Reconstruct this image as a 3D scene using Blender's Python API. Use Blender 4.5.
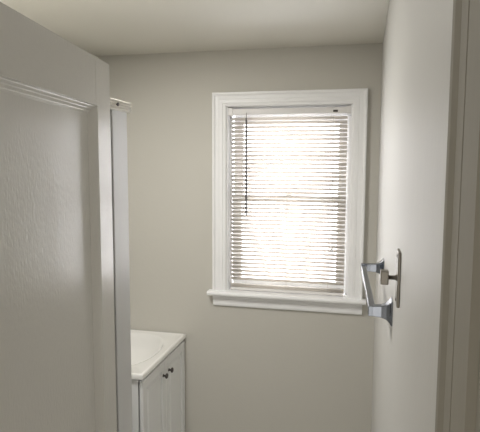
import bpy, bmesh, math, random
from mathutils import Vector, Matrix
random.seed(4)
S = bpy.context.scene
C = S.collection
for o in list(bpy.data.objects): bpy.data.objects.remove(o)

# ------------------------------------------------------------ camera
cam = bpy.data.objects.new('camera', bpy.data.cameras.new('camera'))
C.objects.link(cam); S.camera = cam
R_ = Vector((0.97369794, 0.22781711, 0.0034186)); U_ = Vector((-0.02637759, 0.09781002, 0.99485548)); F_ = Vector((-0.22631073, 0.9687789, -0.10124668))
M = Matrix((R_, U_, -F_)).transposed().to_4x4()
M.translation = Vector((0, 0, 1.797))
cam.matrix_world = M
cam.data.sensor_width = 36; cam.data.lens = 526.1/480*36; cam.data.clip_start = 0.02

# ------------------------------------------------------------ world, lights, exposure
SKY = 2.8
SUNNY = (0.95, 0.96, 1.0)
w = bpy.data.worlds.new('World'); S.world = w; w.use_nodes = True
bg = w.node_tree.nodes['Background']; bg.inputs[0].default_value = (*SUNNY, 1); bg.inputs[1].default_value = SKY

def area(name, loc, size, sy, rot, power, col):
    l = bpy.data.lights.new(name, 'AREA'); l.shape = 'RECTANGLE'; l.size = size; l.size_y = sy
    l.energy = power; l.color = col
    o = bpy.data.objects.new(name, l); C.objects.link(o); o.location = loc; o.rotation_euler = rot
    return o
# bright sky outside, seen by the window (portal helps the sampling of the world)
p = area('window_portal', (-0.40, 3.02, 1.6), 0.75, 1.05, (-math.pi/2, 0, 0), 1, (1, 1, 1)); p.data.cycles.is_portal = True
# added fill light in the hall behind the camera
HALL_FILL = area('hall_fill', (-.2, -1.58, 1.15), 1.9, 2.1, (math.pi/2, 0, 0), 5.0, (1.0, 0.96, 0.90))
# added fill disk under the ceiling, out of view, brightens back wall and vanity
CEIL_FILL = area('ceiling_fill', (-.93, 1.62, 2.395), .34, .34, (0, 0, 0), 5.6, (1.0, 0.98, 0.94)); CEIL_FILL.data.shape = 'DISK'
S.view_settings.view_transform = 'Standard'; S.view_settings.look = 'None'
S.view_settings.gamma = 1; S.view_settings.use_curve_mapping = False
S.view_settings.exposure = 1.82

# ------------------------------------------------------------ materials
def mat(name, col, rough=0.5, metal=0.0, spec=0.5, bump=None, mottle=None, trans=0.0, translucent=0.0, coat=0.0):
    m = bpy.data.materials.new(name); m.use_nodes = True
    nt = m.node_tree; b = nt.nodes['Principled BSDF']
    b.inputs['Base Color'].default_value = (*col, 1); b.inputs['Roughness'].default_value = rough
    b.inputs['Metallic'].default_value = metal; b.inputs['Specular IOR Level'].default_value = spec
    b.inputs['Transmission Weight'].default_value = trans
    b.inputs['Coat Weight'].default_value = coat
    tc = nt.nodes.new('ShaderNodeTexCoord')
    if mottle:
        n = nt.nodes.new('ShaderNodeTexNoise'); n.inputs['Scale'].default_value = mottle[0]; n.inputs['Detail'].default_value = 4
        nt.links.new(tc.outputs['Object'], n.inputs['Vector'])
        cr = nt.nodes.new('ShaderNodeMix'); cr.data_type = 'RGBA'
        cr.inputs['A'].default_value = (*col, 1); cr.inputs['B'].default_value = (*[c*mottle[1] for c in col], 1)
        nt.links.new(n.outputs['Fac'], cr.inputs['Factor']); nt.links.new(cr.outputs['Result'], b.inputs['Base Color'])
    if bump:
        prev = None
        for (sc, stren, dist) in bump:
            mp = nt.nodes.new('ShaderNodeMapping'); mp.inputs['Scale'].default_value = sc
            nt.links.new(tc.outputs['Object'], mp.inputs['Vector'])
            n = nt.nodes.new('ShaderNodeTexNoise'); n.inputs['Scale'].default_value = 1; n.inputs['Detail'].default_value = 3
            nt.links.new(mp.outputs[0], n.inputs['Vector'])
            bp = nt.nodes.new('ShaderNodeBump'); bp.inputs['Strength'].default_value = stren; bp.inputs['Distance'].default_value = dist
            nt.links.new(n.outputs['Fac'], bp.inputs['Height'])
            if prev: nt.links.new(prev.outputs[0], bp.inputs['Normal'])
            prev = bp
        nt.links.new(prev.outputs[0], b.inputs['Normal'])
    if translucent:
        t = nt.nodes.new('ShaderNodeBsdfTranslucent'); t.inputs[0].default_value = (*col, 1)
        mx = nt.nodes.new('ShaderNodeMixShader'); mx.inputs[0].default_value = translucent
        nt.links.new(b.outputs[0], mx.inputs[1]); nt.links.new(t.outputs[0], mx.inputs[2])
        nt.links.new(mx.outputs[0], nt.nodes['Material Output'].inputs[0])
    return m

WALL = mat('wall_paint', (0.595, 0.575, 0.52), 0.6, bump=[((60, 60, 60), .25, .002)], mottle=(2.5, .97))
GLOSSWALL = mat('enamel_wall_paint', (0.60, 0.59, 0.565), 0.5, spec=.3, bump=[((3, 3, 2.5), .5, .006), ((90, 90, 35), .25, .0012)])
CEIL = mat('ceiling_paint', (0.72, 0.70, 0.63), 0.7, bump=[((40, 40, 40), .2, .002)])
TRIM = mat('trim_paint', (0.92, 0.92, 0.92), 0.32, bump=[((30, 30, 30), .15, .001)])
JAMB = mat('shaded_frame_paint', (0.33, 0.31, 0.265), 0.7, spec=.15, bump=[((60, 60, 12), .3, .001)])  # weaker light on the door frame is put into this darker colour
DOOR = mat('door_enamel', (0.69, 0.675, 0.635), 0.22, bump=[((5, 5, 3), .4, .003), ((170, 170, 70), .45, .0013)])
VINYL = mat('blind_vinyl', (0.90, 0.85, 0.79), 0.45, translucent=0.2)
RAILM = mat('blind_rail', (0.80, 0.78, 0.76), 0.35)
CORD = mat('blind_cord', (0.75, 0.71, 0.66), 0.7)
WAND = mat('tilt_wand_plastic', (0.16, 0.15, 0.15), 0.25)
CHROME = mat('brushed_chrome', (0.30, 0.325, 0.37), 0.2, metal=1.0, bump=[((300, 30, 30), .05, .0004)])
NICKEL = mat('aged_nickel', (0.27, 0.25, 0.22), 0.4, metal=1.0, bump=[((80, 80, 80), .2, .0005)])
DARKM = mat('dark_metal', (0.10, 0.09, 0.085), 0.35, metal=0.8)
ALU = mat('white_aluminium', (0.76, 0.73, 0.66), 0.35, metal=0.15, bump=[((20, 20, 200), .1, .0005)])
FROST = mat('frosted_panel', (0.74, 0.745, 0.75), 0.32, metal=0.0, bump=[((120, 120, 40), .4, .001)])
GAP = mat('gap_shade', (0.03, 0.028, 0.025), 0.6)  # shade of the gap beside the shower post, put into the colour
MARBLE = mat('cultured_marble', (0.88, 0.87, 0.84), 0.12, mottle=(6, .95), coat=.4)
CAB = mat('thermofoil_white', (0.93, 0.94, 0.94), 0.22, bump=[((40, 40, 40), .05, .0005)])
TILE = mat('floor_tile', (0.74, 0.72, 0.68), 0.35, mottle=(9, .85))
TUB = mat('tub_acrylic', (0.84, 0.83, 0.80), 0.15)
DARKJ = mat('shadow_gap_paint', (0.42, 0.38, 0.33), 0.5)
def glass():
    m = bpy.data.materials.new('window_glass'); m.use_nodes = True; nt = m.node_tree
    for n in list(nt.nodes):
        if n.type == 'BSDF_PRINCIPLED': nt.nodes.remove(n)
    t = nt.nodes.new('ShaderNodeBsdfTransparent'); g = nt.nodes.new('ShaderNodeBsdfGlossy'); g.inputs['Roughness'].default_value = .02
    f = nt.nodes.new('ShaderNodeFresnel'); f.inputs[0].default_value = 1.45
    mx = nt.nodes.new('ShaderNodeMixShader')
    nt.links.new(f.outputs[0], mx.inputs[0]); nt.links.new(t.outputs[0], mx.inputs[1]); nt.links.new(g.outputs[0], mx.inputs[2])
    nt.links.new(mx.outputs[0], nt.nodes['Material Output'].inputs[0]); return m
GLASS = glass()

# ------------------------------------------------------------ helpers
def link(name, bm, m, parent=None, smooth=False, bevel=0, seg=2):
    bmesh.ops.recalc_face_normals(bm, faces=bm.faces[:])
    me = bpy.data.meshes.new(name); bm.to_mesh(me); bm.free()
    me.materials.append(m)
    if smooth:
        for p_ in me.polygons: p_.use_smooth = True
    o = bpy.data.objects.new(name, me); C.objects.link(o)
    if parent: o.parent = parent
    if bevel:
        b = o.modifiers.new('bevel', 'BEVEL'); b.width = bevel; b.segments = seg; b.limit_method = 'ANGLE'; b.angle_limit = .6
    return o
def box(bm, x0, x1, y0, y1, z0, z1):
    v = [bm.verts.new((x, y, z)) for x in (x0, x1) for y in (y0, y1) for z in (z0, z1)]
    for f in ((0,1,3,2),(4,6,7,5),(0,4,5,1),(2,3,7,6),(0,2,6,4),(1,5,7,3)): bm.faces.new([v[i] for i in f])
def B(*bs):
    bm = bmesh.new()
    for b in bs: box(bm, *b)
    return bm
def tube(bm, pts, r, n=12, cap=True):
    rs = r if isinstance(r, (list, tuple)) else [r]*len(pts)
    pts = [Vector(p_) for p_ in pts]; rings = []
    up = Vector((0, 0, 1)); d0 = (pts[1]-pts[0]).normalized()
    if abs(d0.dot(up)) > .9: up = Vector((1, 0, 0))
    for i, p_ in enumerate(pts):
        d = (pts[min(i+1, len(pts)-1)]-pts[max(i-1, 0)]).normalized()
        a = d.cross(up).normalized(); b = a.cross(d).normalized()
        rings.append([bm.verts.new(p_+(a*math.cos(2*math.pi*k/n)+b*math.sin(2*math.pi*k/n))*rs[i]) for k in range(n)])
    for q in range(len(rings)-1):
        for k in range(n): bm.faces.new((rings[q][k], rings[q][(k+1)%n], rings[q+1][(k+1)%n], rings[q+1][k]))
    if cap: bm.faces.new(rings[0]); bm.faces.new(rings[-1][::-1])
def loft(bm, rings, cap=True, closed=True):
    vr = [[bm.verts.new(p_) for p_ in r] for r in rings]; n = len(vr[0])
    for a, b in zip(vr, vr[1:]):
        for k in range(n if closed else n-1): bm.faces.new((a[k], a[(k+1)%n], b[(k+1)%n], b[k]))
    if cap and closed: bm.faces.new(vr[0]); bm.faces.new(vr[-1][::-1])
def struct(name, bm, m, parent=None, **k):
    o = link(name, bm, m, parent, **k)
    if not parent: o['kind'] = 'structure'
    return o
def thing(name, label, cat, loc=(0, 0, 0), rz=0, group=None):
    o = bpy.data.objects.new(name, None); C.objects.link(o); o.location = loc; o.rotation_euler = (0, 0, rz)
    o['label'] = label; o['category'] = cat
    if group: o['group'] = group
    return o

# ------------------------------------------------------------ room shell
D = 2.824; XR = 0.077; XL = -1.50; H = 2.40
YF0, YF1 = 0.24, 0.36           # the wall holding the doorway
HX0, HX1, HY = -1.6, 0.9, -1.6  # hallway
struct('floor', B((XL-.1, HX1, HY, D+.2, -.1, 0)), TILE)
struct('ceiling', B((XL-.1, HX1, HY-.1, D+.2, H, H+.1)), CEIL)
WX0, WX1, WZ0, WZ1 = -0.738, -0.062, 1.078, 2.105   # window opening
struct('wall_back', B((XL-.1, WX0, D, D+.17, 0, H), (WX1, XR+.15, D, D+.17, 0, H),
                      (WX0, WX1, D, D+.17, 0, WZ0-.025), (WX0, WX1, D, D+.17, WZ1, H)), WALL)
struct('wall_left', B((XL-.1, XL, HY, D, 0, H)), WALL)
struct('wall_right', B((XR, XR+.12, .492, D, 0, H)), GLOSSWALL)
struct('wall_front', B((XL, -.60, YF0, YF1, 0, H), (-.60, XR+.02, YF0, YF1, 2.075, H), (.115, HX1-.08, YF0, .48, 0, H)), WALL)
struct('wall_hall', B((XL, HX1, HY-.1, HY, 0, H), (HX1-.08, HX1, HY, .48, 0, H)), WALL)
# baseboards
struct('baseboard_back', B((-.96, XR, D-.014, D, 0, .12), (-.96, XR, D-.018, D, 0, .02)), TRIM, bevel=.003)
struct('baseboard_right', B((XR-.014, XR, .51, D-.018, 0, .12)), TRIM, bevel=.003)

# door frame at the right-hand edge of the view (grooved casing, stop and jamb)
prof = [(XR+.03, .506), (XR+.000, .506), (XR-.004, .502), (XR-.006, .496), (XR-.005, .489), (XR-.001, .482), (XR-.001, .452),
        (XR+.004, .450), (XR+.004, .444), (XR-.002, .441), (XR-.002, .385), (XR+.004, .380), (XR+.006, .24), (XR+.05, .24)]
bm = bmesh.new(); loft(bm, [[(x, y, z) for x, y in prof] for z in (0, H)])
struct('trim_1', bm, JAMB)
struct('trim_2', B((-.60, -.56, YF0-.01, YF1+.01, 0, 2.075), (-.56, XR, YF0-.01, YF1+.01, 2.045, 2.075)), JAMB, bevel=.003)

# ------------------------------------------------------------ window
win = bpy.data.objects.new('window_1', None); C.objects.link(win); win['kind'] = 'structure'
win.location = (0, 0, 0)
CX0, CX1, CZ = -0.812, 0.012, 2.174
# mitred casing: three lofted lengths
def casing():
    Wd = .076
    pr = [(0, 0), (0, .026), (.003, .029), (.010, .029), (.015, .024), (.019, .0215), (.036, .0205), (.039, .0185), (.042, .0205), (.056, .0205), (.060, .017), (.070, .016), (Wd-.003, .014), (Wd, .010), (Wd, 0)]
    bm = bmesh.new()
    r0 = [(CX0+u, D-v, WZ0) for u, v in pr]; r1 = [(CX0+u, D-v, CZ-u) for u, v in pr]
    r2 = [(CX1-u, D-v, CZ-u) for u, v in pr]; r3 = [(CX1-u, D-v, WZ0) for u, v in pr]
    loft(bm, [r0, r1, r2, r3]); return bm
link('window_casing', casing(), TRIM, win)
link('window_jamb', B((WX0-.012, WX0+.008, D, D+.15, WZ0, WZ1), (WX1-.008, WX1+.012, D, D+.15, WZ0, WZ1), (WX0, WX1, D, D+.15, WZ1-.008, WZ1+.012)), TRIM, win)
link('window_stop', B((WX0+.008, WX0+.020, D+.05, D+.062, WZ0, WZ1-.008), (WX1-.020, WX1-.008, D+.05, D+.062, WZ0, WZ1-.008), (WX0+.02, WX1-.02, D+.05, D+.062, WZ1-.020, WZ1-.008)), TRIM, win, bevel=.002)
# stool and apron
bm = bmesh.new()
sp = [(D+.05, WZ0-.024), (D-.046, WZ0-.024), (D-.052, WZ0-.019), (D-.054, WZ0-.011), (D-.051, WZ0-.003), (D-.046, WZ0), (D+.05, WZ0)]
loft(bm, [[(x, y, z) for y, z in sp] for x in (-.838, .031)])
link('window_sill', bm, TRIM, win)
bm = bmesh.new()
ap = [(D, WZ0-.088), (D-.010, WZ0-.088), (D-.014, WZ0-.084), (D-.016, WZ0-.076), (D-.016, WZ0-.050), (D-.020, WZ0-.046), (D-.022, WZ0-.034), (D-.028, WZ0-.028), (D-.028, WZ0-.024), (D, WZ0-.024)]
loft(bm, [[(x, y, z) for y, z in ap] for x in (CX0, CX1)])
link('window_apron', bm, TRIM, win)
# double-hung sashes
def sash(x0, x1, z0, z1, y0, y1, st, rt, rb):
    return B((x0, x0+st, y0, y1, z0, z1), (x1-st, x1, y0, y1, z0, z1), (x0+st, x1-st, y0, y1, z1-rt, z1), (x0+st, x1-st, y0, y1, z0, z0+rb))
ZM = 1.595
SX0, SX1 = WX0+.020, WX1-.020
lo = link('lower_sash', sash(SX0, SX1, WZ0, ZM+.018, D+.064, D+.098, .052, .036, .06), TRIM, win, bevel=.003)
link('pane', B((SX0+.045, SX1-.045, D+.079, D+.083, WZ0+.05, ZM-.01)), GLASS, lo)
up = link('upper_sash', sash(SX0, SX1, ZM-.018, WZ1-.020, D+.102, D+.136, .052, .075, .036), TRIM, win, bevel=.003)
link('pane', B((SX0+.045, SX1-.045, D+.117, D+.121, ZM+.01, WZ1-.06)), GLASS, up)
link('sash_lock', B((-.42, -.38, D+.075, D+.095, ZM+.018, ZM+.026), (-.41, -.39, D+.08, D+.09, ZM+.026, ZM+.036)), RAILM, lo, bevel=.002)

# ------------------------------------------------------------ venetian blind (hangs in the window)
bl = thing('venetian_blind', 'cream horizontal-slat blind lowered over the bright white-framed window', 'window blind', (-.40, D+.024, WZ1-.010))
BX0, BX1, YB = -.715+.40, -.088+.40, 0
hr = link('headrail', B((BX0-.012, BX1+.003, -.018, .018, -.040, -.008)), RAILM, bl, bevel=.003)
for x0, x1 in ((BX0-.014, BX0+.010), (BX1-.004, BX1+.018)):
    link('bracket', B((x0, x1, -.022, .020, -.044, -.002)), RAILM, bl, bevel=.002)
link('cord_lock', B((BX1-.075, BX1-.05, -.0195, -.016, -.034, -.022)), DARKM, bl, bevel=.002)
def slat_mesh(tilt, wdt=.0252):
    bm = bmesh.new(); rings = []
    for x in (BX0, BX1):
        top = []; bot = []
        for k in range(7):
            t = -1+2*k/6; y = t*wdt/2; z = .0022*(1-t*t)
            c, s = math.cos(tilt), math.sin(tilt)
            top.append((x, y*c-z*s, y*s+z*c)); bot.append((x, y*c-(z-.0007)*s, y*s+(z-.0007)*c))
        rings.append(top+bot[::-1])
    loft(bm, rings)
    return bm
PITCH = .0222; zt = -.062; zb_rail = WZ0-(WZ1-.010)+.006
first = link('slat', slat_mesh(math.radians(-34)), VINYL, bl, smooth=True)
n = int((zt-(zb_rail+.040))/PITCH)+1
first.location = (0, 0, zt)
for i in range(1, n):
    c = first.copy(); C.objects.link(c); c.parent = bl; c.location = (0, random.uniform(-.0006, .0006), zt-i*PITCH)
    c.rotation_euler = (-math.radians(15)*i/n+random.uniform(-.02, .02), random.uniform(-.0012, .0012), 0)
last = zt-(n-1)*PITCH
flat = link('slat', slat_mesh(math.radians(4)), VINYL, bl, smooth=True); flat.location = (0, 0, zb_rail+.016)
for i in range(1, 5):
    c = flat.copy(); C.objects.link(c); c.parent = bl; c.location = (0, 0, zb_rail+.016+i*.0035)
link('bottom_rail', B((BX0, BX1, -.013, .013, zb_rail-.004, zb_rail+.012)), RAILM, bl, bevel=.003)
for xx in (BX0+.085, (BX0+BX1)/2, BX1-.085):
    bm = bmesh.new()
    for yy in (-.0155, .0155): tube(bm, [(xx, yy, -.04), (xx, yy, zb_rail+.01)], .0006, 5)
    link('ladder_cord', bm, CORD, bl)
bm = bmesh.new()
wx = -.617+.40-.008
tube(bm, [(wx, -.024, -.030), (wx, -.030, -.050), (wx, -.030, -.060)], .0015, 6); tube(bm, [(wx, -.030, -.060), (wx+.002, -.031, -.585)], [.0050, .0058], 8)
link('tilt_wand', bm, WAND, bl, smooth=True)
tx = -.158+.40+.004
bm = bmesh.new(); tube(bm, [(tx-.012, -.022, -.034), (tx-.006, -.028, -.06), (tx, -.028, -.745)], .0011, 6)
lc = link('lift_cord', bm, CORD, bl)
bm = bmesh.new(); tube(bm, [(tx, -.028, -.742), (tx, -.028, -.748), (tx, -.028, -.77), (tx, -.028, -.776)], [.003, .0055, .009, .007], 10)
link('tassel', bm, RAILM, lc, smooth=True)

# ------------------------------------------------------------ panelled door standing open at the left
dn = Vector((-.98802, -.154325, 0))            # away from the room
th = math.atan2(.98802, -.154325)              # direction hinge->free edge
DW = .80
free = Vector((-.5998, 1.1859, 0)); hinge = free-Vector((math.cos(th), math.sin(th), 0))*DW
dr = thing('panelled_door', 'glossy off-white panelled door standing open at the left', 'door', (hinge.x, hinge.y, 0), th)
# local: x along the door 0..DW, +y = away from room (left), room face at y=0
ST, TR = .098, .105
def door_body():
    bs = [(0, ST, 0, .036, .012, 2.03), (DW-ST, DW, 0, .036, .012, 2.03), (ST, DW-ST, 0, .036, 2.03-TR, 2.03),
          (ST, DW-ST, 0, .036, .012, .24), (ST, DW-ST, 0, .036, .86, .98)]
    return B(*bs)
link('door_frame', door_body(), DOOR, dr, bevel=.0015)
def moulding(x0, x1, z0, z1):
    pr = [(0, .0004), (.0005, -.0025), (.0035, -.0025), (.005, .003), (.0065, .004), (.010, .009), (.012, .0095), (.016, .014), (.018, .0145), (.022, .018), (.022, .024)]
    bm = bmesh.new(); rings = []
    for u, v in pr:
        q = max(0, v)*.42                       # the side lengths run in one plain steep slope
        rings.append([(x0+q, v, z0+u), (x1-q, v, z0+u), (x1-q, v, z1-u), (x0+q, v, z1-u)])
    loft(bm, rings, cap=False); return bm
for z0, z1 in ((.98, 2.03-TR), (.24, .86)):
    pnl = link('door_panel', B((ST, DW-ST, .018, .026, z0, z1)), DOOR, dr)
    link('panel_moulding', moulding(ST-.001, DW-ST+.001, z0-.001, z1+.001), DOOR, pnl)
for z in (.25, 1.05, 1.8):
    bm = bmesh.new(); tube(bm, [(-.004, -.004, z-.045), (-.004, -.004, z+.045)], .006, 10)
    link('hinge', bm, NICKEL, dr, smooth=True)

# ------------------------------------------------------------ shower enclosure behind the door
sh = thing('shower_enclosure', 'narrow white-framed shower enclosure just behind the open door', 'shower enclosure', (-.812, 1.70, 0))
SX, SY0, SY1 = -.79, .55, 1.70
# header rail with grooves
hp = [(.022, 0), (.022, .028)]
pts = [(-.026, .272), (.012, .272)]
prof = []
z0 = 1.967
for k in range(4):
    a = z0+k*.0090
    prof += [(.016, a), (.020, a+.0015), (.020, a+.0060), (.016, a+.0075)]
prof = [(-.022, z0)]+prof+[(-.022, z0+.0345)]
bm = bmesh.new(); loft(bm, [[(x, y, z) for x, z in prof] for y in (SY0-1.70, .022)])
hd = link('header_rail', bm, ALU, sh)
bm = bmesh.new(); tube(bm, [(.018, -.083, 1.9855), (.0235, -.083, 1.9855)], .0062, 12)
link('screw', bm, DARKM, hd)
# wide corner post, fluted
bm = bmesh.new(); PY = .018
pp = [(-.018, -.112+PY), (.004, -.112+PY), (.006, -.110+PY), (.006, -.003+PY), (.004, PY), (-.018, PY)]
loft(bm, [[(x, y, z) for x, y in pp] for z in (.06, z0)])
link('corner_post', bm, FROST, sh)
link('gap_shade_strip', B((-.014, .000, -.120, -.0945, .06, z0)), GAP, sh)  # dark strip stands in for the shade in the gap beside the post
link('sliding_panel', B((-.012, -.006, SY0-1.70+.02, -.121, .09, z0)), FROST, sh)
link('end_panel', B((XL+.814+.0, -.0185, -.010, -.002, .06, z0)), FROST, sh)
link('shower_tray', B((XL+.814, .02, SY0-1.70, .02, .0, .06)), TUB, sh, bevel=.01)

# ------------------------------------------------------------ vanity cabinet, sink top
VX, VY0, VY1 = -.985, 2.215, D-.003
vb = thing('vanity_cabinet', 'small white two-door vanity cabinet under the sink top', 'cabinet', (VX, VY0, 0))
VD = VX-(XL+.03); VW = VY1-VY0-.004
link('cabinet_body', B((-VD, -.024, 0, .016, 0, .780), (-VD, -.024, VW-.016, VW, 0, .780), (-VD, -VD+.008, .016, VW-.016, .09, .780),
                       (-VD+.008, -.018, .016, VW-.016, .09, .105), (-.07, -.055, .016, VW-.016, 0, .09),
                       (-.030, -.018, .016, VW-.016, .752, .780)), CAB, vb)
def cab_door(y0, y1, z0, z1):
    # raised panel door, front faces +x at x = 0
    rings = []
    def rect(i, x): return [(x, y0+i, z0+i), (x, y1-i, z0+i), (x, y1-i, z1-i), (x, y0+i, z1-i)]
    bm = bmesh.new()
    prs = [(0, -.017), (0, -.004), (.003, 0), (.046, 0), (.048, -.010), (.050, -.012), (.055, -.012), (.070, -.002), (.073, -.001)]
    loft(bm, [rect(i, x) for i, x in prs]); return bm
mid = VW/2-.0
d1 = link('door', cab_door(.003, mid-.0015, .095, .768), CAB, vb)
d2 = link('door', cab_door(mid+.0015, VW-.003, .095, .768), CAB, vb)
def knob(y, z):
    bm = bmesh.new()
    tube(bm, [(0, y, z), (.002, y, z), (.003, y, z), (.012, y, z), (.015, y, z), (.020, y, z), (.024, y, z), (.0255, y, z)], [.009, .009, .0055, .0055, .012, .0145, .011, .003], 14)
    return bm
link('knob', knob(mid-.040, .694), DARKM, d1, smooth=True)
link('knob', knob(mid+.040, .694), DARKM, d2, smooth=True)

# sink top: slab with an oval basin
sk = thing('sink_top', 'white moulded sink top with oval basin on the vanity cabinet', 'sink', (-1.236, 2.512, .784))
def slab():
    bm = bmesh.new(); N = 48
    x0, x1, y0, y1 = XL+.01+1.236, -.979+1.236, 2.203-2.512, D-.003-2.512
    def outer(a, inset, z):
        c, s = math.cos(a), math.sin(a); t = 1e9
        if c > 1e-9: t = min(t, (x1-inset)/c)
        if c < -1e-9: t = min(t, (x0+inset)/c)
        if s > 1e-9: t = min(t, (y1-inset)/s)
        if s < -1e-9: t = min(t, (y0+inset)/s)
        return (c*t, s*t, z)
    # angles, including the four corners
    an = sorted([2*math.pi*k/N for k in range(N)]+[math.atan2(b, a) % (2*math.pi) for a in (x0, x1) for b in (y0, y1)])
    def ell(k, z): return [(.205*k*math.copysign(abs(math.cos(a))**.85, math.cos(a)), (.256)*k*math.copysign(abs(math.sin(a))**.85, math.sin(a)), z) for a in an]
    rings = [ell(1.02, -.001), [outer(a, .0, 0) for a in an], [outer(a, 0, .020) for a in an], [outer(a, .004, .024) for a in an], [outer(a, .014, .024) for a in an],
             [outer(a, .018, .0225) for a in an], ell(1.06, .0215), ell(1.01, .018), ell(.985, .008), ell(.955, -.012), ell(.91, -.045), ell(.82, -.080), ell(.66, -.106), ell(.40, -.119), ell(.14, -.123), ell(.07, -.123)]
    loft(bm, rings, cap=False)
    f = [v for v in bm.verts[-len(an):]] if False else None
    # underside of the bowl
    rings2 = [ell(1.02, -.001), ell(.98, -.03), ell(.94, -.06), ell(.86, -.092), ell(.68, -.119), ell(.40, -.131), ell(.07, -.134)]
    loft(bm, rings2, cap=False)
    return bm
s_ = link('basin', slab(), MARBLE, sk, smooth=True)
es = s_.modifiers.new('es', 'EDGE_SPLIT'); es.split_angle = math.radians(50)
bm = bmesh.new(); tube(bm, [(0, 0, -.125), (0, 0, -.119), (0, 0, -.1185)], [.018, .020, .012], 16)
link('drain', bm, CHROME, sk, smooth=True)
# faucet at the wall side
bm = bmesh.new()
box(bm, -.245, -.205, -.075, .075, .0215, .034)
tube(bm, [(-.225, 0, .034), (-.225, 0, .075), (-.205, 0, .10), (-.165, 0, .105), (-.130, 0, .092)], [.014, .013, .012, .010, .009], 12)
fa = thing('faucet', 'chrome faucet at the wall side of the sink top', 'faucet', (-1.236, 2.512, .784))
link('spout', bm, CHROME, fa, smooth=False, bevel=.003)
for y in (-.055, .055):
    bm = bmesh.new(); tube(bm, [(-.225, y, .034), (-.225, y, .05), (-.225, y, .055), (-.225, y, .07)], [.010, .010, .018, .015], 12)
    link('tap_handle', bm, CHROME, fa, smooth=True)

# ------------------------------------------------------------ towel bar on the right wall
tb = thing('towel_bar', 'square chrome towel bar with flared posts on the white right wall', 'towel bar', (XR, 1.57, 1.438))
BO = -.072
def post(y, BO):
    rings = []
    for x, hh, hw in ((0, .030, .026), (-.003, .030, .026), (-.007, .024, .020), (-.014, .018, .014), (-.026, .0145, .011), (-.045, .013, .010), (BO-.009, .013, .010)):
        rings.append([(x, y-hw, -hh), (x, y+hw, -hh), (x, y+hw, hh), (x, y-hw, hh)])
    bm = bmesh.new(); loft(bm, rings); return bm
YN, YFb = 1.30-1.57, 1.845-1.57
link('post', post(YN, -.048), CHROME, tb, bevel=.0015)
link('post', post(YFb, -.068), CHROME, tb, bevel=.0015)
bm = bmesh.new()
loft(bm, [[(b-.008, y, -.009), (b+.008, y, -.009), (b+.008, y, .009), (b-.008, y, .009)] for b, y in ((-.048, YN+.006), (-.068, YFb-.006))])
link('bar', bm, CHROME, tb, bevel=.0015)

# ------------------------------------------------------------ thin wall plate with a square knob
wp = thing('wall_plate', 'thin upright metal plate with small square knob beside the towel bar', 'wall plate', (XR, 1.092, 1.566))
link('plate', B((-.006, 0, -.026, .026, -.056, .056)), NICKEL, wp, bevel=.002)
bm = bmesh.new(); tube(bm, [(-.006, 0, 0), (-.009, 0, 0), (-.022, 0, 0)], [.007, .0045, .0045], 10)
kn = link('stem', bm, NICKEL, wp, smooth=True)
link('knob', B((-.038, -.022, -.011, .011, -.014, .014)), NICKEL, wp, bevel=.002)
for z in (-.045, .045):
    bm = bmesh.new(); tube(bm, [(-.006, 0, z), (-.0075, 0, z)], .0035, 8); link('screw', bm, NICKEL, wp)
